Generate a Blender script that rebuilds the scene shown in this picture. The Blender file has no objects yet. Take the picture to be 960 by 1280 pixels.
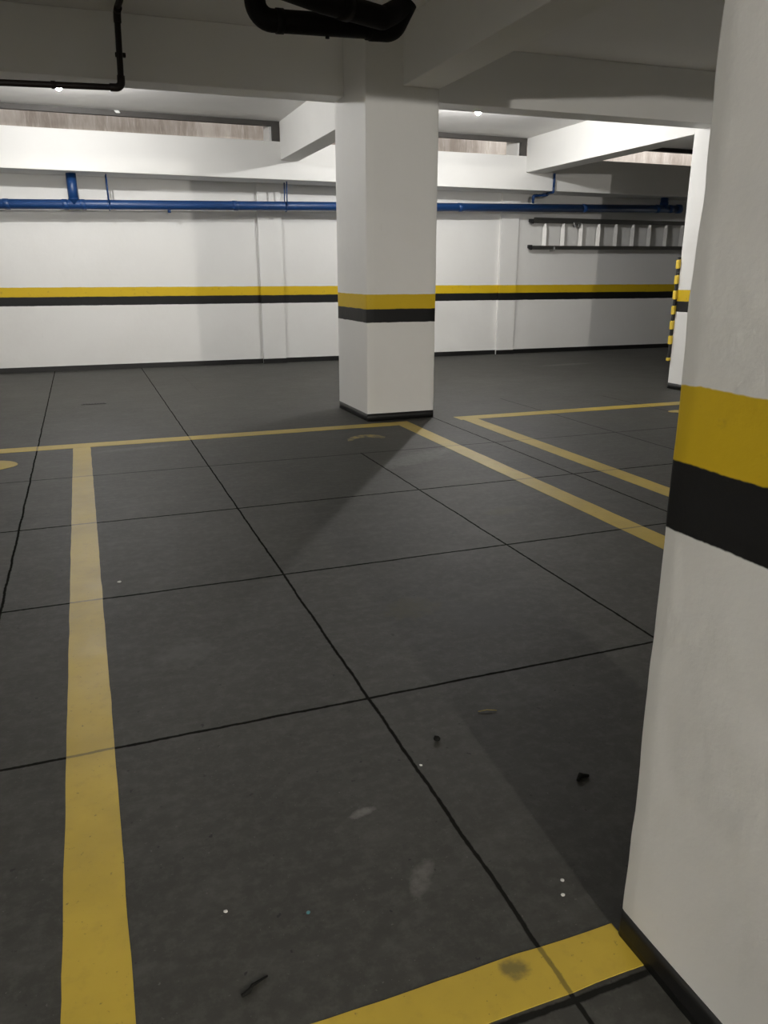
import bpy, bmesh, math, random
from mathutils import Vector, Matrix, noise

random.seed(7)
SC = bpy.context.scene
COL = SC.collection

# ---------------------------------------------------------------- helpers
def srgb(r, g, b):
    f = lambda c: c / 12.92 if c <= .04045 else ((c + .055) / 1.055) ** 2.4
    return (f(r / 255), f(g / 255), f(b / 255), 1)

class NT:
    """small node-tree builder"""
    def __init__(self, name):
        self.m = bpy.data.materials.new(name); self.m.use_nodes = True
        self.t = self.m.node_tree; self.n = self.t.nodes; self.n.clear()
        self.out = self.n.new('ShaderNodeOutputMaterial')
        self.b = self.n.new('ShaderNodeBsdfPrincipled')
        self.link(self.b.outputs[0], self.out.inputs[0])
    def link(self, a, b): self.t.links.new(a, b)
    def put(self, s, v):
        if isinstance(v, bpy.types.NodeSocket): self.link(v, s)
        else: s.default_value = v
    def math(self, op, a, b=None, c=None, clamp=False):
        n = self.n.new('ShaderNodeMath'); n.operation = op; n.use_clamp = clamp
        for i, v in enumerate((a, b, c)):
            if v is not None: self.put(n.inputs[i], v)
        return n.outputs[0]
    def pos(self):
        g = self.n.new('ShaderNodeNewGeometry'); return g.outputs['Position']
    def xyz(self, v=None):
        s = self.n.new('ShaderNodeSeparateXYZ'); self.link(v or self.pos(), s.inputs[0]); return s.outputs
    def scaled(self, sx, sy, sz, v=None):
        n = self.n.new('ShaderNodeVectorMath'); n.operation = 'MULTIPLY'
        self.link(v or self.pos(), n.inputs[0]); n.inputs[1].default_value = (sx, sy, sz); return n.outputs[0]
    def noise(self, scale, detail=3, rough=.55, v=None):
        n = self.n.new('ShaderNodeTexNoise'); self.link(v or self.pos(), n.inputs['Vector'])
        n.inputs['Scale'].default_value = scale; n.inputs['Detail'].default_value = detail
        n.inputs['Roughness'].default_value = rough; return n.outputs['Fac']
    def step(self, v, lo, hi):
        n = self.n.new('ShaderNodeMapRange'); n.interpolation_type = 'SMOOTHSTEP'
        self.put(n.inputs[0], v); n.inputs[1].default_value = lo; n.inputs[2].default_value = hi
        return n.outputs[0]
    def remap(self, v, lo, hi, a, b):
        n = self.n.new('ShaderNodeMapRange'); self.put(n.inputs[0], v)
        for i, q in enumerate((lo, hi, a, b)): n.inputs[1 + i].default_value = q
        return n.outputs[0]
    def mix(self, f, a, b):
        n = self.n.new('ShaderNodeMix'); n.data_type = 'RGBA'
        self.put(n.inputs[0], f); self.put(n.inputs[6], a); self.put(n.inputs[7], b); return n.outputs[2]
    def bump(self, h, strength=.2, dist=.01):
        n = self.n.new('ShaderNodeBump'); n.inputs['Strength'].default_value = strength
        n.inputs['Distance'].default_value = dist; self.link(h, n.inputs['Height'])
        self.link(n.outputs[0], self.b.inputs['Normal'])
    def fin(self, col=None, rough=None, metal=None, spec=None):
        if col is not None: self.put(self.b.inputs['Base Color'], col)
        if rough is not None: self.put(self.b.inputs['Roughness'], rough)
        if metal is not None: self.b.inputs['Metallic'].default_value = metal
        if spec is not None: self.put(self.b.inputs['Specular IOR Level'], spec)
        return self.m

def new_obj(name, bm, mats, parent=None, smooth=False):
    me = bpy.data.meshes.new(name); bm.normal_update(); bm.to_mesh(me); bm.free()
    for m in (mats if isinstance(mats, (list, tuple)) else [mats]): me.materials.append(m)
    if smooth:
        for p in me.polygons: p.use_smooth = True
    o = bpy.data.objects.new(name, me); COL.objects.link(o)
    if parent is not None: o.parent = parent; o.matrix_parent_inverse = parent.matrix_world.inverted()
    return o

def tag(o, label=None, cat=None, group=None, kind=None):
    if label: o['label'] = label
    if cat: o['category'] = cat
    if group: o['group'] = group
    if kind: o['kind'] = kind
    return o

def thing(name, label, cat, loc=(0, 0, 0), group=None):
    o = bpy.data.objects.new(name, None); COL.objects.link(o); o.location = loc
    o.matrix_world = Matrix.Translation(loc); o.empty_display_size = .1
    return tag(o, label, cat, group)

def struct(name, bm, mats, label, cat, smooth=False):
    return tag(new_obj(name, bm, mats, smooth=smooth), label, cat, kind='structure')

def box(bm, x0, x1, y0, y1, z0, z1, bevel=0, mat=0):
    r = bmesh.ops.create_cube(bm, size=1)
    vs = r['verts']
    for v in vs:
        v.co = Vector(((x0 + x1) / 2 + v.co.x * (x1 - x0), (y0 + y1) / 2 + v.co.y * (y1 - y0), (z0 + z1) / 2 + v.co.z * (z1 - z0)))
    fs = {f for v in vs for f in v.link_faces}
    for f in fs: f.material_index = mat
    if bevel:
        es = list({e for v in vs for e in v.link_edges})
        bmesh.ops.bevel(bm, geom=es, offset=bevel, segments=2, affect='EDGES', profile=.5)
    return bm

def round_path(pts, radius, seg=8):
    """polyline with its corners replaced by arcs"""
    P = [Vector(p) for p in pts]; out = [P[0]]
    for i in range(1, len(P) - 1):
        a, b, c = P[i - 1], P[i], P[i + 1]
        u = (a - b).normalized(); w = (c - b).normalized()
        ang = u.angle(w); half = ang / 2
        t = radius / math.tan(half)
        s = b + u * t; e = b + w * t
        cen = b + (u + w).normalized() * (radius / math.sin(half))
        v0 = s - cen; v1 = e - cen; tot = v0.angle(v1); ax = v0.cross(v1).normalized()
        for k in range(seg + 1):
            out.append(cen + Matrix.Rotation(tot * k / seg, 3, ax) @ v0)
    out.append(P[-1]); return out

def tube(bm, path, r, n=20, caps=True, mat=0):
    P = [Vector(p) for p in path]; rings = []
    t0 = (P[1] - P[0]).normalized()
    up = Vector((0, 0, 1)) if abs(t0.z) < .9 else Vector((1, 0, 0))
    nrm = (up - t0 * up.dot(t0)).normalized()
    for i, p in enumerate(P):
        if i == 0: t = t0
        elif i == len(P) - 1: t = (P[i] - P[i - 1]).normalized()
        else: t = ((P[i + 1] - p).normalized() + (p - P[i - 1]).normalized()).normalized()
        nrm = (nrm - t * nrm.dot(t)).normalized(); bi = t.cross(nrm)
        rr = r[i] if isinstance(r, (list, tuple)) else r
        rings.append([bm.verts.new(p + (nrm * math.cos(2 * math.pi * k / n) + bi * math.sin(2 * math.pi * k / n)) * rr) for k in range(n)])
    for a, b in zip(rings, rings[1:]):
        for k in range(n):
            f = bm.faces.new((a[k], a[(k + 1) % n], b[(k + 1) % n], b[k])); f.smooth = True; f.material_index = mat
    if caps:
        f = bm.faces.new(list(reversed(rings[0]))); f.material_index = mat
        f = bm.faces.new(rings[-1]); f.material_index = mat
    return bm

def tube_obj(name, path, r, mat, parent=None, n=20):
    return new_obj(name, tube(bmesh.new(), path, r, n), mat, parent)

def B(): return bmesh.new()

# ---------------------------------------------------------------- materials
WHITE = (.76, .755, .735, 1)
YEL = (.60, .41, .008, 1)
BLK = (.005, .005, .0055, 1)

def paint_banded(name, grime=.0, bump=.25):
    """white masonry paint with the garage's yellow-over-black safety band, by height"""
    n = NT(name); p = n.pos(); s = n.xyz(p)
    wob = n.remap(n.noise(9, 2, .5), 0, 1, -.004, .004)
    wob2 = n.remap(n.noise(60, 2, .5), 0, 1, -.002, .002)
    z = n.math('ADD', n.math('ADD', s[2], wob), wob2)
    blotch = n.step(n.noise(1.3, 4, .6), .35, .75)
    w = n.mix(n.math('MULTIPLY', blotch, .5), WHITE, (.70, .69, .665, 1))
    scuff = n.step(n.noise(14, 5, .7, n.scaled(1, 1, .35)), .66, .78)
    w = n.mix(n.math('MULTIPLY', scuff, .25 + grime), w, (.50, .49, .46, 1))
    yel = n.mix(n.step(n.noise(18, 4, .65), .60, .74), YEL, (.44, .30, .018, 1))
    c = n.mix(n.step(z, .9975, 1.0005), yel, w)
    c = n.mix(n.step(z, .886, .889), n.mix(n.step(n.noise(40, 3), .7, .8), BLK, (.018, .018, .018, 1)), c)
    c = n.mix(n.step(z, .782, .785), w, c)
    h = n.math('ADD', n.math('MULTIPLY', n.noise(22, 5, .6), .6), n.math('MULTIPLY', n.noise(4, 3, .5), 1.6))
    n.bump(h, bump, .008)
    return n.fin(c, n.remap(n.noise(6), 0, 1, .5, .62), spec=.35)

def plain_white(name, col=WHITE, bump=.15):
    n = NT(name)
    blotch = n.step(n.noise(.9, 4, .6), .35, .75)
    c = n.mix(n.math('MULTIPLY', blotch, .5), col, tuple(x * .9 for x in col[:3]) + (1,))
    n.bump(n.noise(16, 5, .6), bump, .006)
    return n.fin(c, .65, spec=.3)

def simple(name, col, rough=.5, metal=0, var=.25, scale=12, bump=0, spec=.5):
    n = NT(name)
    f = n.noise(scale, 4, .6)
    c = n.mix(f, tuple(x * (1 - var) for x in col[:3]) + (1,), tuple(min(1, x * (1 + var)) for x in col[:3]) + (1,))
    if bump: n.bump(n.noise(scale * 3, 3), bump, .004)
    return n.fin(c, n.remap(n.noise(scale * .7), 0, 1, rough * .85, min(1, rough * 1.15)), metal, spec)

# saw-cut joints in the slab: (axis, position, from, to, half width, strength)
JOINTS = [('x', .648, -4.5, 10.5, .0065, 1), ('x', -.380, -4.5, 10.5, .007, 1), ('x', 1.662, 1.83, 4.82, .007, 1),
          ('x', 2.672, 1.9, 5.9, .008, 1), ('x', 3.708, 2.6, 6.6, .008, .9), ('x', 4.74, 2.6, 6.4, .008, .8), ('x', 1.05, 8.0, 9.6, .004, .35),
          ('x', -1.41, -4.5, 10.5, .006, 1), ('x', 1.662, -4.5, .83, .0075, 1), ('x', 2.672, 6.9, 9.8, .004, .4),
          ('y', 1.832, -6, 6, .0075, 1), ('y', 2.842, -6, 12, .0085, 1), ('y', 3.825, -6, 12, .0095, 1), ('y', 4.805, -6, 12, .009, .9),
          ('y', .812, -6, 1.0, .009, 1), ('y', -.2, -6, 12, .007, 1), ('y', 7.55, .7, 2.6, .004, .25), ('y', 7.1, 3.0, 5.2, .004, .25)]

def joint_mask(n, s):
    wob = n.remap(n.noise(5, 3, .6), 0, 1, -.006, .006)
    fray = n.remap(n.noise(45, 2, .6), 0, 1, .4, 1.4)
    tot = None
    for ax, c, a, b, w, k in JOINTS:
        u, v = (s[0], s[1]) if ax == 'x' else (s[1], s[0])
        d = n.math('ABSOLUTE', n.math('SUBTRACT', n.math('ADD', u, wob), c))
        d = n.math('DIVIDE', d, n.math('MULTIPLY', fray, w))
        m = n.remap(d, .6, 1.05, k, 0)
        rng = n.math('MULTIPLY', n.math('GREATER_THAN', v, a), n.math('LESS_THAN', v, b))
        m = n.math('MULTIPLY', m, rng)
        tot = m if tot is None else n.math('MAXIMUM', tot, m)
    return tot

def blob(n, s, x, y, rx, ry, rot=0):
    """soft elliptical stain mask with broken edges"""
    dx = n.math('SUBTRACT', s[0], x); dy = n.math('SUBTRACT', s[1], y)
    ca, sa = math.cos(rot), math.sin(rot)
    u = n.math('DIVIDE', n.math('ADD', n.math('MULTIPLY', dx, ca), n.math('MULTIPLY', dy, sa)), rx)
    v = n.math('DIVIDE', n.math('SUBTRACT', n.math('MULTIPLY', dy, ca), n.math('MULTIPLY', dx, sa)), ry)
    d = n.math('ADD', n.math('MULTIPLY', u, u), n.math('MULTIPLY', v, v))
    d = n.math('ADD', d, n.remap(n.noise(26, 4, .65), 0, 1, -1.7, 1.7))
    return n.remap(d, .1, 1.2, 1, 0)

def floor_mat():
    n = NT('floor_grey_paint'); p = n.pos(); s = n.xyz(p)
    big = n.step(n.noise(.8, 5, .6), .3, .7)
    c = n.mix(big, (.0255, .025, .021, 1), (.0345, .0335, .0285, 1))
    sw = n.step(n.noise(5, 6, .7, n.scaled(1, 2.2, 1)), .45, .8)
    c = n.mix(n.math('MULTIPLY', sw, .5), c, (.074, .073, .066, 1))
    grit = n.step(n.noise(120, 2, .6), .68, .74)
    c = n.mix(n.math('MULTIPLY', grit, .7), c, (.1, .098, .09, 1))
    dark = n.step(n.noise(9, 4, .7), .67, .74)
    c = n.mix(n.math('MULTIPLY', dark, .75), c, (.014, .014, .012, 1))
    fine = n.step(n.noise(28, 5, .75), .42, .70)
    c = n.mix(n.math('MULTIPLY', fine, .45), c, (.072, .071, .063, 1))
    pit = n.step(n.noise(46, 2, .5), .71, .75)
    c = n.mix(pit, c, (.010, .010, .009, 1))
    for x, y, rx, ry, rot, k, col in [(.47, 1.378, .035, .014, .2, .55, (.2, .195, .18, 1)), (.515, 1.15, .06, .02, .9, .35, (.19, .185, .17, 1)),
                                   (1.0, 2.36, .12, .09, .3, .55, (.05, .046, .018, 1)), (1.22, 2.2, .16, .14, .4, .6, (.026, .026, .024, 1)),
                                   (1.95, 4.55, .35, .12, .5, .4, (.13, .128, .12, 1)), (.25, 5.5, .3, .05, .1, .3, (.14, .14, .135, 1)),
                                   (.2, 2.3, .12, .09, .8, .25, (.11, .11, .105, 1)), (1.9, 3.3, .12, .06, .2, .4, (.05, .048, .02, 1)),
                                   (6.0, 8.9, .5, .08, .1, .4, (.16, .16, .155, 1))]:
        c = n.mix(n.math('MULTIPLY', blob(n, s, x, y, rx, ry, rot), k), c, col)
    j = joint_mask(n, s)
    c = n.mix(n.math('MULTIPLY', j, .93), c, (.0105, .0105, .0095, 1))
    n.bump(n.noise(70, 4, .6), .12, .002)
    return n.fin(c, n.remap(n.noise(3, 5, .6), .2, .8, .60, .66), spec=n.math('MULTIPLY', n.math('SUBTRACT', 1, j), .42))

def line_mat():
    n = NT('floor_yellow_paint'); p = n.pos(); s = n.xyz(p)
    c = n.mix(n.step(n.noise(2.5, 4, .6), .3, .7), (.47, .335, .037, 1), (.38, .27, .03, 1))
    dirt = n.step(n.noise(30, 5, .7), .5, .8)
    c = n.mix(n.math('MULTIPLY', dirt, .45), c, (.30, .21, .035, 1))
    spot = n.step(n.noise(75, 3, .65), .66, .72)
    c = n.mix(n.math('MULTIPLY', spot, .6), c, (.07, .055, .025, 1))
    wear = n.math('MULTIPLY', blob(n, s, .585, .895, .028, .026, .3), .7)
    c = n.mix(wear, c, (.06, .055, .03, 1))
    j = joint_mask(n, s)
    c = n.mix(n.math('MULTIPLY', j, .62), c, (.03, .026, .01, 1))
    n.bump(n.noise(60, 4, .6), .15, .002)
    return n.fin(c, n.remap(n.noise(8), 0, 1, .42, .55), spec=.5)

def faded_mat():
    n = NT('floor_faded_paint')
    m = n.step(n.noise(9, 5, .7), .38, .66)
    return n.fin(n.mix(m, (.07, .062, .042, 1), (.40, .29, .06, 1)), .55, spec=.4)

def concrete_mat():
    n = NT('board_marked_concrete')
    a = n.noise(5, 5, .7, n.scaled(1, 1, .18)); b = n.noise(22, 4, .7, n.scaled(1, 1, .12))
    c = n.mix(n.step(a, .3, .7), (.23, .19, .155, 1), (.40, .35, .30, 1))
    c = n.mix(n.math('MULTIPLY', n.step(b, .5, .75), .6), c, (.55, .49, .43, 1))
    n.bump(b, .4, .01)
    return n.fin(c, .9, spec=.2)

M_WALL = paint_banded('banded_wall_paint')
M_PILLAR = paint_banded('banded_pillar_paint', .1, .3)
M_WHITE = plain_white('white_masonry_paint')
M_CEIL = plain_white('white_ceiling_paint', (.74, .73, .71, 1))
M_BLACK = simple('black_skirting_paint', (.006, .006, .006), .5, var=.3)
M_FLOOR = floor_mat(); M_LINE = line_mat(); M_FADE = faded_mat(); M_CONC = concrete_mat()
M_DARKWALL = simple('low_bounce_grey', (.10, .098, .09), .7)  # dark so the unseen walls bounce less light onto the beams
M_FRAME = simple('dark_grey_frame_paint', (.060, .055, .050), .6)
M_BLUE = simple('blue_pipe_paint', (.007, .042, .15), .42, var=.15, scale=5, bump=.05)
M_DARKPIPE = simple('dark_brown_pipe', (.004, .003, .0022), .75, var=.35, bump=.15, spec=.2)
M_BROWN = simple('brown_pipe', (.009, .005, .004), .55, var=.3, spec=.3)
M_ALU = simple('worn_aluminium', (.30, .30, .29), .42, 1, var=.15, scale=30)
M_RUNG = simple('lamplit_rung_aluminium', (.72, .71, .69), .5, .3, var=.15, scale=30)  # rungs coloured brighter than the rails, for lamplight from the left
M_STEEL = simple('galvanised_steel', (.4, .4, .4), .45, 1)
M_RUBBER = simple('black_rubber', (.014, .014, .014), .7)
M_GYEL = simple('yellow_rubber', (.72, .52, .05), .5, var=.1)
M_DRAIN = simple('dark_iron', (.022, .021, .02), .6)
M_PLASTIC = simple('white_plastic', (.75, .75, .73), .4, var=.05)
M_STRAW = simple('dry_straw', (.42, .33, .10), .7)
M_DEBRIS = simple('dark_debris', (.008, .008, .007), .9, spec=.1)
M_CHIP = simple('white_chip', (.6, .6, .57), .7)
M_TEAL = simple('teal_chip', (.05, .16, .18), .6)

def lamp_mat(name, col, strength):
    m = bpy.data.materials.new(name); m.use_nodes = True; t = m.node_tree; t.nodes.clear()
    o = t.nodes.new('ShaderNodeOutputMaterial'); e = t.nodes.new('ShaderNodeEmission')
    e.inputs[0].default_value = col; e.inputs[1].default_value = strength * (45 / 28) ** 2
    t.links.new(e.outputs[0], o.inputs[0]); return m

# ---------------------------------------------------------------- dimensions
ZC = 2.90            # ceiling
ZB = 2.475           # underside of beams
YW = 10.485          # rear wall face
XL, XR, YF = -6.0, 12.0, -9.0

# ---------------------------------------------------------------- room shell
b = B(); box(b, XL - .2, XR + .2, YF - .2, YW + .2, -.2, 0)
floor = struct('floor', b, M_FLOOR, 'dark grey painted concrete garage floor cut into squares by joints', 'floor')
b = B(); box(b, XL - .2, XR + .2, YF - .2, 10.36, ZC, ZC + .22)
struct('ceiling', b, M_CEIL, 'white painted concrete ceiling slab above the beams', 'ceiling')
b = B(); box(b, XL - .2, XR + .2, YW, YW + .2, 0, 2.3)
struct('wall_back', b, M_WALL, 'long white rear wall with a yellow and black stripe', 'wall')
b = B(); box(b, XL - .2, XL, YF - .2, 10.36, 0, ZC)
struct('wall_left', b, M_WALL, 'white side wall out of sight to the left', 'wall')
b = B(); box(b, XR, XR + .2, YF - .2, 10.36, 0, ZC)
struct('wall_right', b, M_WALL, 'white side wall out of sight to the right', 'wall')
b = B(); box(b, 5.2, 5.4, YF, 4.5, 0, ZC)
struct('wall_blocker', b, M_DARKWALL, 'unseen added wall blocking light from the right end of the rear wall', 'wall')  # added out of view to keep bulb light off the right-hand bay
b = B(); box(b, XL, XR, YF - .2, YF, 0, ZC)
struct('wall_front', b, M_DARKWALL, 'unseen end wall behind the camera, darkened to bounce less light', 'wall')
b = B(); box(b, XL, XR, YW - .008, YW, 0, .062)
struct('baseboard_back', b, M_BLACK, 'black painted skirting along the foot of the rear wall', 'skirting')

# flat piers on the rear wall
for i, (x0, x1) in enumerate(((2.234, 2.545), (5.765, 6.055))):
    b = B(); box(b, x0, x1, YW - .045, YW + .01, 0, 2.256, .004)
    o = struct('wall_pilaster', b, M_WALL, ('shallow white wall pier beside the middle pillar', 'shallow white wall pier just before the ladder')[i], 'wall pier')
    b = B(); box(b, x0 - .004, x1 + .004, YW - .052, YW - .044, 0, .062)
    new_obj('skirting', b, M_BLACK, o)

# beams
def beam(name, x0, x1, y0, y1, z0, z1, label, skew=0):
    b = B(); box(b, x0, x1, y0, y1, z0, z1, .006)
    for v in b.verts: v.co.y += v.co.x * skew
    return struct(name, b, M_WHITE, label, 'beam')
beam('wall_beam', XL, XR, 10.0, 10.484, 2.255, 2.68, 'long white beam running along the top of the rear wall under the slot windows')
beam('ceiling_beam', XL, 2.096, 6.46, 6.71, ZB, ZC, 'long shaded cross beam running up to the middle pillar beside the thin brown pipe', -.03)
beam('ceiling_beam', 2.684, 5.711, 6.415, 6.665, ZB, ZC, 'cross beam from the middle pillar to the pillar with the corner guard', -.026)
beam('ceiling_beam', 6.299, XR, 6.37, 6.62, ZB, ZC, 'cross beam beyond the pillar with the corner guard, out of view')
beam('ceiling_beam', 2.455, 2.685, 6.657, 10.0, ZB, ZC, 'white beam from the middle pillar back to the rear wall')
beam('ceiling_beam', 5.865, 6.14, 6.622, 10.0, ZB, ZC, 'white beam back to the rear wall above the ladder end')
beam('ceiling_beam', 2.39, 2.685, .532, 5.899, ZB, ZC, 'shaded beam coming forward overhead from the middle pillar')
beam('ceiling_beam', -1.75, -1.45, .532, 6.368, ZB, ZC, 'unseen beam added to block the side fill light')  # added to keep the side fill light off the left cross beam
beam('ceiling_beam', XL, .795, .28, .53, 2.34, ZC, 'unseen deep cross beam added to keep light from behind off the left beam')  # added and deepened to hold the main bulb's light off the left beam
beam('ceiling_beam', 1.194, 1.87, .28, .53, 2.34, ZC, 'unseen deep beam stub added to block light beside the nearest pillar')  # added to shade the middle pillar's top and the forward beam
beam('ceiling_beam', 1.872, 5.198, .28, .53, ZB, ZC, 'unseen cross beam added to block high light beyond the nearest pillar')  # added overhead to cut high light from the bulbs behind

# slot windows between the wall beam and the ceiling, dark frames
for i, (x0, x1) in enumerate(((XL, 2.455), (2.685, 5.865), (6.14, XR))):
    b = B()
    box(b, x0, x1, 10.005, 10.06, 2.845, ZC)
    box(b, x1 - .09, x1, 10.005, 10.06, 2.68, 2.845)
    box(b, x0, x0 + .05, 10.005, 10.06, 2.68, 2.845)
    o = struct('window_%d' % (i + 1), b, M_FRAME, ('dark framed slot window above the blue riser', 'dark framed slot window beyond the lit bulb', 'bright slot window above the ladder')[i], 'window')
    b = B(); box(b, x1 - .12, x1 - .09, 10.05, 10.36, 2.68, ZC, .003)
    new_obj('reveal', b, M_WHITE, o)
    if i == 0:
        b = B(); box(b, .585, .635, 9.992, 10.008, 2.872, 2.899, .004)
        for v in b.verts: v.co.x += (2.885 - v.co.z) * .8
        new_obj('white_piece', b, M_PLASTIC, o)  # small slanted white piece on the window header

# light well outside the slots: rough concrete wall, slab added above to dim its left part
b = B(); box(b, XL - 2, XR + 4, 11.35, 11.6, -.2, 5.2)
struct('wall_outside', b, M_CONC, 'rough board-marked concrete wall seen through the slot windows', 'wall')
b = B(); box(b, XL - 2, XR + 4, YW + .2, 11.35, -.25, -.02)
struct('ground_outside', b, M_CONC, 'concrete floor of the narrow light well outside', 'ground')
b = B(); box(b, XL - 2, 5.9, 10.3, 11.14, 3.5, 3.7)
struct('light_well_blocker', b, M_CONC, 'unseen slab added to dim the left part of the light well', 'slab')

# ---------------------------------------------------------------- floor markings (paint on the floor)
def painted(name, pts_a, pts_b, mat, wob=.004, z=.0012, step=.05):
    """strip of paint between two edges, with uneven brush edges"""
    A0, A1 = Vector(pts_a[0]), Vector(pts_a[1]); B0, B1 = Vector(pts_b[0]), Vector(pts_b[1])
    n = max(2, int((A1 - A0).length / step)); b = B(); prev = None
    perp = (B0 - A0).normalized()
    for i in range(n + 1):
        t = i / n; p = A0.lerp(A1, t); q = B0.lerp(B1, t)
        p = p + perp * (noise.noise(Vector((p.x * 6, p.y * 6, 1))) + .6 * noise.noise(Vector((p.x * 21, p.y * 21, 4)))) * wob
        q = q + perp * (noise.noise(Vector((q.x * 6, q.y * 6, 7))) + .6 * noise.noise(Vector((q.x * 21, q.y * 21, 9)))) * wob
        row = [b.verts.new((v.x, v.y, zz)) for v in (p, q) for zz in (z, -.001)]   # p top, p low, q top, q low
        if prev:
            b.faces.new((prev[0], prev[2], row[2], row[0])); b.faces.new((prev[1], prev[0], row[0], row[1])); b.faces.new((prev[2], prev[3], row[3], row[2]))
        prev = row
    bmesh.ops.recalc_face_normals(b, faces=b.faces)
    o = new_obj(name, b, mat, floor)
    if sum(p.normal.z for p in o.data.polygons) < 0: o.data.flip_normals()
    return o
def V2(x, y): return (x, y, 0)
painted('parking_line', (V2(-.150, -.5), V2(-.150, 5.74)), (V2(-.036, -.5), V2(-.036, 5.74)), M_LINE, .002)
painted('parking_line', (V2(-5, 5.675), V2(2.40, 5.655)), (V2(-5, 5.825), V2(2.40, 5.79)), M_LINE, .003, .0016)
painted('parking_line', (V2(2.275, .4), V2(2.275, 5.70)), (V2(2.40, .4), V2(2.40, 5.70)), M_LINE, .0025)
painted('parking_line', (V2(2.865, .4), V2(2.865, 5.76)), (V2(2.995, .4), V2(2.995, 5.76)), M_LINE, .0025)
painted('parking_line', (V2(2.84, 5.69), V2(9.5, 5.655)), (V2(2.84, 5.835), V2(9.5, 5.80)), M_LINE, .003, .0016)
painted('parking_line', (V2(-1.6, .826), V2(.80, .824)), (V2(-1.6, .926), V2(.80, .922)), M_LINE, .004, .0017)

def patch(name, outline, mat, z=.0016):
    b = B(); top = [b.verts.new((x, y, z)) for x, y in outline]; low = [b.verts.new((x, y, -.001)) for x, y in outline]
    f = b.faces.new(top); n = len(top)
    for i in range(n): b.faces.new((top[i], low[i], low[(i + 1) % n], top[(i + 1) % n]))
    bmesh.ops.recalc_face_normals(b, faces=b.faces)
    f.normal_update()
    o = new_obj(name, b, mat, floor)
    if max(o.data.polygons, key=lambda p: p.area).normal.z < 0: o.data.flip_normals()
    return o
def ell(cx, cy, rx, ry, n=28, a0=0, w=.06):
    return [(cx + math.cos(t) * rx * (1 + w * noise.noise(Vector((math.cos(t) * 2, math.sin(t) * 2, cx)))),
             cy + math.sin(t) * ry * (1 + w * noise.noise(Vector((math.cos(t) * 2, math.sin(t) * 2, cy))))) for t in [a0 + 2 * math.pi * k / n for k in range(n)]]
patch('painted_number', ell(-.72, 5.29, .245, .165), M_LINE)
arc = [(1.70, 5.20), (1.72, 5.285), (1.775, 5.35), (1.85, 5.385), (1.93, 5.38), (1.985, 5.335), (2.01, 5.26), (1.98, 5.215), (1.93, 5.26), (1.86, 5.295), (1.79, 5.28), (1.745, 5.225)]
patch('painted_number', arc, M_FADE)
patch('painted_number', ell(4.80, 5.39, .09, .06), M_LINE)

# small floor drain
d = thing('floor_drain', 'small dark grate set in the floor beyond the long yellow line', 'drain', (.02, 7.68, 0))
b = B(); box(b, -.09, .13, 7.61, 7.76, .0005, .004, .001); new_obj('drain_frame', b, M_DRAIN, d)
b = B()
for k in range(8): box(b, -.072 + k * .0245, -.058 + k * .0245, 7.625, 7.745, .003, .0065)
new_obj('grate', b, M_DRAIN, d)

# litter on the floor
b = B(); tube(b, [(.905, 1.655, .003), (.930, 1.651, .005), (.955, 1.642, .003)], .0012, 6)
tag(new_obj('straw', b, M_STRAW), 'thin yellow straw lying on the floor near the joint crossing', 'straw')
def crumb(name, x, y, r, mat, label, cat, flat=.5):
    b = B(); bmesh.ops.create_icosphere(b, subdivisions=2, radius=r)
    for v in b.verts:
        v.co *= 1 + .35 * noise.noise(v.co * (1.2 / r) + Vector((x * 9, y * 9, 0)))
        v.co.z = v.co.z * flat
    lo = min(v.co.z for v in b.verts)
    for v in b.verts: v.co += Vector((x, y, -lo))
    return tag(new_obj(name, b, mat, smooth=True), label, cat)
crumb('pebble', .742, 1.572, .0085, M_DEBRIS, 'round black pebble close to the yellow straw', 'pebble', .8)
crumb('paint_chip', .137, 1.203, .004, M_CHIP, 'tiny white chip beside the long yellow line', 'chip', .3)
crumb('plastic_chip', .282, 1.145, .004, M_TEAL, 'tiny teal chip on the open floor between the yellow lines', 'chip', .3)
crumb('paint_chip', .775, 1.045, .004, M_CHIP, 'pale chip by the foot of the nearest pillar', 'chip', .3)
crumb('paint_chip', .755, 1.012, .004, M_CHIP, 'pale chip nearest the yellow cross line by the near pillar', 'chip', .3)
crumb('paint_chip', .662, 1.49, .004, M_CHIP, 'pale chip lying in the floor joint', 'chip', .3)
crumb('paint_chip', .03, 2.99, .008, M_CHIP, 'pale chip just past the edge of the long yellow line', 'chip', .3)
b = B(); tube(b, [(.131, 1.012, .003), (.145, 1.017, .003), (.152, 1.026, .003), (.180, 1.036, .002)], [.003, .0042, .003, .0015], 8)
tag(new_obj('twig', b, M_DEBRIS), 'short dark twig near the bottom yellow line', 'twig')
b = B(); tube(b, [(.985, 1.30, .003), (1.0, 1.312, .006), (1.02, 1.306, .004)], [.004, .007, .003], 8)
tag(new_obj('dry_leaf', b, M_DEBRIS), 'curled dark dry leaf near the nearest pillar', 'leaf')

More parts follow.
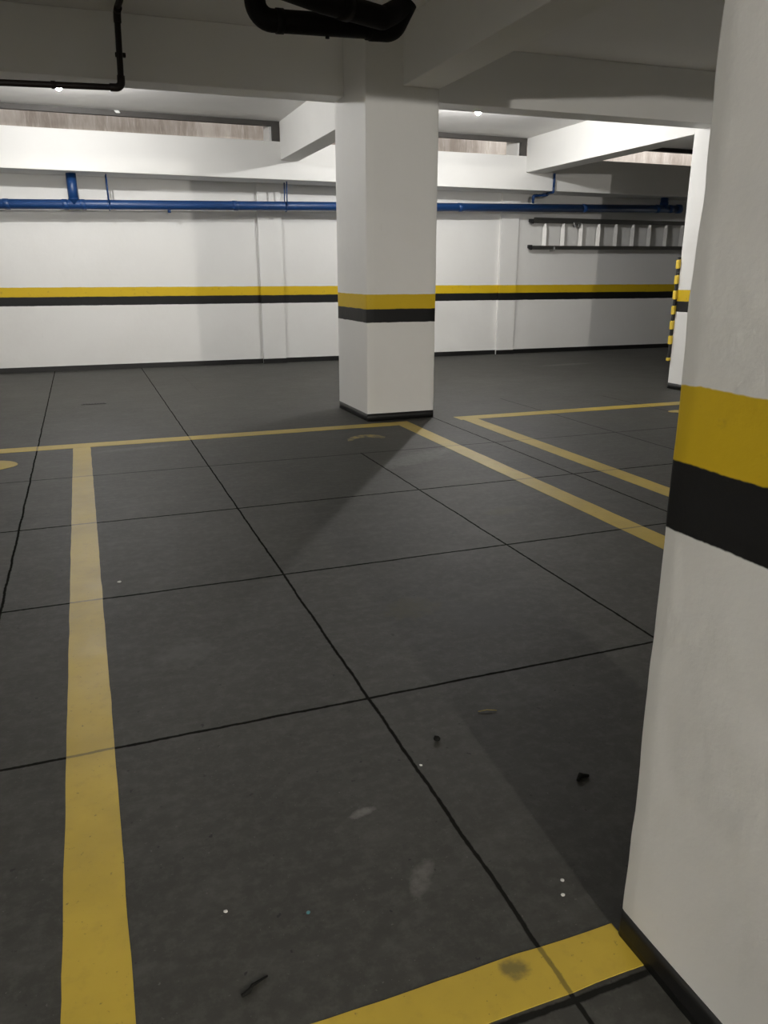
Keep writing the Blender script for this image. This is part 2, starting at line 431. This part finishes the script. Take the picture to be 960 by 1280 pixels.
# ---------------------------------------------------------------- pillars
def pillar_mesh(x0, x1, y0, y1, z0, z1, amp, res=.06, rad=.010):
    ring = []
    cs = [((x1 - rad, y0 + rad), -90), ((x1 - rad, y1 - rad), 0), ((x0 + rad, y1 - rad), 90), ((x0 + rad, y0 + rad), 180)]
    for i, ((cx, cy), a) in enumerate(cs):
        pts = [(cx + rad * math.cos(math.radians(a + k * 30)), cy + rad * math.sin(math.radians(a + k * 30))) for k in range(4)]
        ring += pts
        (nx, ny), na = cs[(i + 1) % 4]
        q = (nx + rad * math.cos(math.radians(na)), ny + rad * math.sin(math.radians(na)))
        p = pts[-1]; L = math.dist(p, q); k = max(1, int(L / res))
        ring += [(p[0] + (q[0] - p[0]) * j / k, p[1] + (q[1] - p[1]) * j / k) for j in range(1, k)]
    b = B(); nz = int((z1 - z0) / (res * .6)); rows = []
    c = Vector(((x0 + x1) / 2, (y0 + y1) / 2))
    for iz in range(nz + 1):
        z = z0 + (z1 - z0) * iz / nz; row = []
        for x, y in ring:
            d = (Vector((x, y)) - c).normalized()
            w = (noise.noise(Vector((x * 3, y * 3, z * 5))) + .6 * noise.noise(Vector((x * 9, y * 9, z * 14 + 5)))) * amp
            row.append(b.verts.new((x + d.x * w, y + d.y * w, z)))
        rows.append(row)
    n = len(ring)
    for a, r in zip(rows, rows[1:]):
        for k in range(n): b.faces.new((a[k], a[(k + 1) % n], r[(k + 1) % n], r[k])).smooth = True
    b.faces.new(list(reversed(rows[0]))); b.faces.new(rows[-1])
    return b
def pillar(label, x0, x1, y0, y1, amp, res=.06):
    t = thing('pillar', label, 'pillar', ((x0 + x1) / 2, (y0 + y1) / 2, 0)); t['kind'] = 'thing'
    new_obj('shaft', pillar_mesh(x0, x1, y0, y1, 0, ZC - .0005, amp, res), M_PILLAR, t)
    new_obj('skirting', pillar_mesh(x0 - .0015, x1 + .0015, y0 - .0015, y1 + .0015, 0, .06, amp, res), M_BLACK, t)
    return t
pillar('square white pillar in the middle, standing free just behind the yellow line', 2.095, 2.685, 5.90, 6.655, .0015)
pillar('huge white pillar standing closest, cut off by the picture edge', .798, 1.19, .14, .90, .004, .03)
rp = pillar('thin sliver of white pillar with black and yellow corner guard near the ladder', 5.71, 6.30, 5.88, 6.61, .0012)

# rubber corner guard: black strip with raised slanted yellow blocks
gx0, gx1, gy0, gy1 = 5.692, 5.79, 6.606, 6.638
b = B(); box(b, gx0, gx1, gy0, gy1, .275, 1.315, .006)
g = new_obj('corner_guard', b, M_RUBBER, rp); g['label'] = 'black rubber corner guard with raised yellow blocks'
for k in range(7):
    z0, hh = (.285, .03) if k == 0 else (.305 + k * .150, .085)
    b = B(); box(b, gx0 - .006, gx1 + .002, gy0 - .004, gy1 + .006, z0, z0 + hh, .003)
    for v in b.verts: v.co.z += (v.co.x - gx0) * .25
    new_obj('yellow_block', b, M_GYEL, g)

# ---------------------------------------------------------------- blue drain pipe along the rear wall
yp = 10.235
def zp(x): return 1.905 + (x + .7) * .0212      # pipe axis, falling slightly
t = thing('drain_pipe', 'thick blue pipe running along the rear wall below the beam', 'pipe', (3, yp, zp(3)))
tube_obj('pipe_run', [(-6, yp, zp(-6)), (8.72, yp, zp(8.72))], .054, M_BLUE, t, 28)
tube_obj('riser', [(.056, yp, zp(.05)), (.052, yp - .003, 2.253)], .055, M_BLUE, t, 28)
tube_obj('riser', [(8.42, yp, zp(8.42)), (8.42, yp, 2.254)], .056, M_BLUE, t, 28)
tube_obj('end_cap', [(8.66, yp, zp(8.66)), (8.735, yp, zp(8.735)), (8.75, yp, zp(8.75))], [.064, .064, .05], M_BLUE, t, 28)
for x in (-.66, -.04, .15, 1.92, 3.35, 5.0, 7.0, 8.30, 8.54):
    tube_obj('coupling', [(x - .032, yp, zp(x - .03)), (x - .028, yp, zp(x)), (x + .028, yp, zp(x)), (x + .032, yp, zp(x + .03))], [.054, .0580, .0580, .054], M_BLUE, t, 28)
tube_obj('coupling', [(.055, yp, 1.972), (.054, yp, 1.985)], .0585, M_BLUE, t, 28)
tube_obj('coupling', [(8.42, yp, 2.14), (8.42, yp, 2.19)], .062, M_BLUE, t, 28)
tube_obj('drain_nub', [(1.12, yp, zp(1.12) - .045), (1.12, yp, zp(1.12) - .085)], .02, M_BLUE, t, 12)
def hanger(x, lean=0):
    h = thing('pipe_hanger', 'x', 'hanger', (x, yp, zp(x)))
    for s in (-1, 1):
        tube_obj('rod', [(x, yp + s * .062, zp(x)), (x + lean, yp + s * .062 - .01, 2.254)], .008, M_BLUE, h, 8)
    tube_obj('saddle', round_path([(x, yp - .062, zp(x)), (x, yp - .062, zp(x) - .066), (x, yp + .062, zp(x) - .066), (x, yp + .062, zp(x))], .055, 8), .006, M_BLUE, h, 8)
    return h
h = hanger(.44, -.01); h['label'] = 'slim blue hanger rods holding the blue pipe next to its thick riser'
h = hanger(2.56); h['label'] = 'slim blue hanger rods holding the blue pipe at the pier beside the middle pillar'
for o in COL.objects:
    if o.name.startswith('pipe_hanger'): o['group'] = 'hangers of the blue pipe'

# thin blue pipe dropping from the beam, with a dog-leg, into the big pipe
t = thing('branch_pipe', 'thin blue branch pipe bending down from the beam into the thick blue pipe', 'pipe', (6.3, 10.16, 2.2))
tube_obj('pipe_length', round_path([(6.12, 10.20, zp(6.12) + .056), (6.12, 10.20, 2.205), (6.335, 10.175, 2.225), (6.335, 10.175, 2.254)], .018, 6), .0165, M_BLUE, t, 14)
tube_obj('pipe_length', [(6.29, 9.955, 2.474), (6.29, 9.955, 2.30)], .0165, M_BLUE, t, 14)
tube_obj('pipe_length', round_path([(6.29, 9.955, 2.33), (6.29, 9.955, 2.236), (6.32, 10.17, 2.236)], .02, 6), .0165, M_BLUE, t, 14)
tube_obj('elbow', round_path([(6.255, 10.185, 2.218), (6.335, 10.172, 2.226), (6.335, 10.172, 2.254)], .02, 6), .021, M_BLUE, t, 14)
tube_obj('elbow', round_path([(6.12, 10.20, 2.15), (6.12, 10.20, 2.205), (6.18, 10.193, 2.211)], .02, 6), .021, M_BLUE, t, 14)

# ---------------------------------------------------------------- aluminium ladder on the wall
YL = 10.385
lad = thing('ladder', 'long aluminium ladder hung sideways on the rear wall under the blue pipe', 'ladder', (7.5, YL, 1.5))
XE = 9.6
def zl(x): return (x - 6.4) * .008
def rail(z, dy, name='rail'):
    b = B()
    box(b, 6.23, XE, YL - .012 + dy, YL - .007 + dy, z - .024, z + .024)
    box(b, 6.23, XE, YL - .012 + dy, YL + .022 + dy, z + .019, z + .025)
    box(b, 6.23, XE, YL - .012 + dy, YL + .022 + dy, z - .025, z - .019)
    for v in b.verts: v.co.z += zl(v.co.x)
    return new_obj(name, b, M_ALU, lad)
rail(1.525, 0); rail(1.888, 0)
b = B(); box(b, 6.30, XE, YL + .030, YL + .064, 1.918, 1.940); new_obj('fly_rail', b, M_ALU, lad)
for k in range(11):
    x = 6.463 + k * .3105
    b = B()
    # D-shaped rung, tread tilted, top taper imitates the upper rail's shadow
    prof = [(-.034, .014), (.016, -.014), (.026, -.010), (.024, .012), (.0, .021), (-.028, .020)]
    rows = []
    for z, s in ((1.545, 1), (1.79, 1), (1.84, .5), (1.868, .22)):
        rows.append([b.verts.new((x + px * s, YL + .006 + py, z + zl(x))) for px, py in prof])
    n = len(prof)
    for a, r in zip(rows, rows[1:]):
        for q in range(n): b.faces.new((a[q], a[(q + 1) % n], r[(q + 1) % n], r[q]))
    b.faces.new(list(reversed(rows[0]))); b.faces.new(rows[-1])
    bmesh.ops.recalc_face_normals(b, faces=b.faces)
    new_obj('rung', b, M_RUNG, lad)
for z in (1.53, 1.885):
    b = B(); box(b, 6.19, 6.25, YL - .018, YL + .03, z - .038, z + .030, .006)
    for v in b.verts:
        if v.co.z < z - .02 and v.co.x < 6.215: v.co.z += .02
    o = new_obj('rubber_foot', b, M_RUBBER, lad)
b = B(); box(b, 6.93, 7.04, YL - .022, YL + .02, 1.845, 1.885, .004); box(b, 6.945, 6.97, YL - .03, YL - .01, 1.815, 1.86, .004); box(b, 7.01, 7.035, YL - .03, YL - .01, 1.815, 1.86, .004)
new_obj('rung_lock', b, M_STEEL, lad)
for x in (6.62, 9.2):
    b = B()
    tube(b, round_path([(x, YW + .01, 1.485), (x, YL - .03, 1.485), (x, YL - .03, 1.555)], .015, 5), .007, 8)
    tag(new_obj('wall_hook', b, M_STEEL), 'steel hook carrying the ladder, %s' % ('close to its open end' if x < 7 else 'hidden end behind the pillar'), 'hook', 'ladder hooks on the rear wall')

# ---------------------------------------------------------------- pipes overhead
t = thing('sprinkler_pipe', 'thin dark brown pipe hanging below the cross beam and turning up to the ceiling', 'pipe', (.43, 6.3, 2.4))
tube_obj('pipe_length', round_path([(-5.9, 6.31, 2.19), (.428, 6.31, 2.399), (.443, 6.31, 2.885), (.452, 6.1, 2.875), (.49, 4.5, 2.87)], .04, 6), .021, M_BROWN, t, 16)
tube_obj('elbow', round_path([(.35, 6.31, 2.396), (.428, 6.31, 2.399), (.431, 6.31, 2.475)], .04, 6), .0265, M_BROWN, t, 16)
tube_obj('elbow', round_path([(.441, 6.31, 2.80), (.443, 6.31, 2.870), (.447, 6.23, 2.869)], .035, 6), .0255, M_BROWN, t, 16)
tube_obj('coupling', [(-.03, 6.31, 2.384), (.0, 6.31, 2.385)], .0255, M_BROWN, t, 16)
for x in (.443,):
    b = B(); box(b, x - .035, x + .035, 6.33, 6.3695, 2.60, 2.625, .003)
    o = new_obj('pipe_clip', b, M_BROWN, t)

yb = 4.60
t = thing('waste_pipe', 'fat black waste pipe looping under the ceiling in front of the middle pillar', 'pipe', (1.4, yb, 2.45))
tube_obj('pipe_run', round_path([(1.02, yb, 2.899), (1.022, yb, 2.435), (1.775, yb, 2.462)], .085, 8), .056, M_DARKPIPE, t, 24)
tube_obj('return_bend', round_path([(1.66, yb, 2.452), (1.80, yb, 2.458), (1.875, yb - .02, 2.60)], .07, 8), .060, M_DARKPIPE, t, 24)
tube_obj('pipe_run', round_path([(1.865, yb - .01, 2.575), (1.70, yb - .10, 2.482), (1.31, yb - .27, 2.476), (.80, yb - .49, 2.50), (.79, yb - .49, 2.899)], .06, 8), .058, M_DARKPIPE, t, 24)
tube_obj('coupling', [(1.64, yb, 2.457), (1.70, yb, 2.459)], .0615, M_DARKPIPE, t, 24)
tube_obj('coupling', [(1.13, yb, 2.439), (1.17, yb, 2.4405)], .0605, M_DARKPIPE, t, 24)
tube_obj('drain_nub', [(1.415, yb, 2.40), (1.415, yb, 2.382)], .012, M_DARKPIPE, t, 10)
tube_obj('coupling', [(1.47, yb - .20, 2.479), (1.40, yb - .231, 2.4775)], .064, M_DARKPIPE, t, 24)

# ---------------------------------------------------------------- lamps
def bulb(x, y, z, mat, label):
    t = thing('ceiling_lamp', label, 'lamp', (x, y, ZC), 'bare bulbs under the ceiling')
    tube_obj('socket', [(x, y, ZC), (x, y, ZC - .025), (x, y, ZC - .03), (x, y, z + .03)], [.05, .045, .02, .02], M_PLASTIC, t, 16)
    b = B(); bmesh.ops.create_icosphere(b, subdivisions=2, radius=.028, matrix=Matrix.Translation((x, y, z)))
    new_obj('bulb', b, mat, t, smooth=True)
    return t
WARM = (1, .955, .88, 1); COOL = (1, .985, .965, 1)
K = 1.0
bulb(4.06, 7.95, 2.755, lamp_mat('lit_bulb_a', COOL, 1400 * K), 'glaring bare bulb under the ceiling in the bay right behind the middle pillar')
bulb(.02, 8.3, 2.757, lamp_mat('lit_bulb_b', COOL, 1080 * K), 'bare bulb half hidden behind the thin brown pipe')
bulb(3.3, -5.5, 2.60, lamp_mat('lit_bulb_c', WARM, 700 * K), 'bare bulb out of view behind the camera')
bulb(.42, -5.0, 2.30, lamp_mat('lit_bulb_d', WARM, 10200 * K), 'second bare bulb out of view behind the camera')
bulb(-3.6, 1.2, 2.50, lamp_mat('fill_light_e', (1, .985, .935, 1), 760 * K), 'added fill light out of view beside the camera')  # added fill for the nearest pillar's left face, no known lamp there

# ---------------------------------------------------------------- sky (only reaches in through the light well)
w = bpy.data.worlds.new('sky'); SC.world = w; w.use_nodes = True
bg = w.node_tree.nodes['Background']; bg.inputs[0].default_value = (.93, .96, 1, 1); bg.inputs[1].default_value = 3.2

# ---------------------------------------------------------------- camera
F = 966.64; PITCH = 0.298214; YAW = 0.362782; ROLL = 0.000164; H = 1.15
fw = Vector((math.sin(YAW) * math.cos(PITCH), math.cos(YAW) * math.cos(PITCH), -math.sin(PITCH)))
rt = Vector((math.cos(YAW), -math.sin(YAW), 0)); up = rt.cross(fw)
cam = bpy.data.cameras.new('camera'); co = bpy.data.objects.new('camera', cam); COL.objects.link(co)
co.matrix_world = Matrix(((rt.x, up.x, -fw.x, 0), (rt.y, up.y, -fw.y, 0), (rt.z, up.z, -fw.z, H), (0, 0, 0, 1)))
cam.sensor_fit = 'VERTICAL'; cam.sensor_height = 36; cam.lens = F / 1280 * 36
cam.clip_start = .02; cam.clip_end = 200
SC.camera = co

SC.cycles.max_bounces = 12; SC.cycles.diffuse_bounces = 8
SC.cycles.use_denoising = True
vs = SC.view_settings
vs.view_transform = 'Standard'; vs.look = 'None'; vs.gamma = 1; vs.use_curve_mapping = False
vs.exposure = 0.55
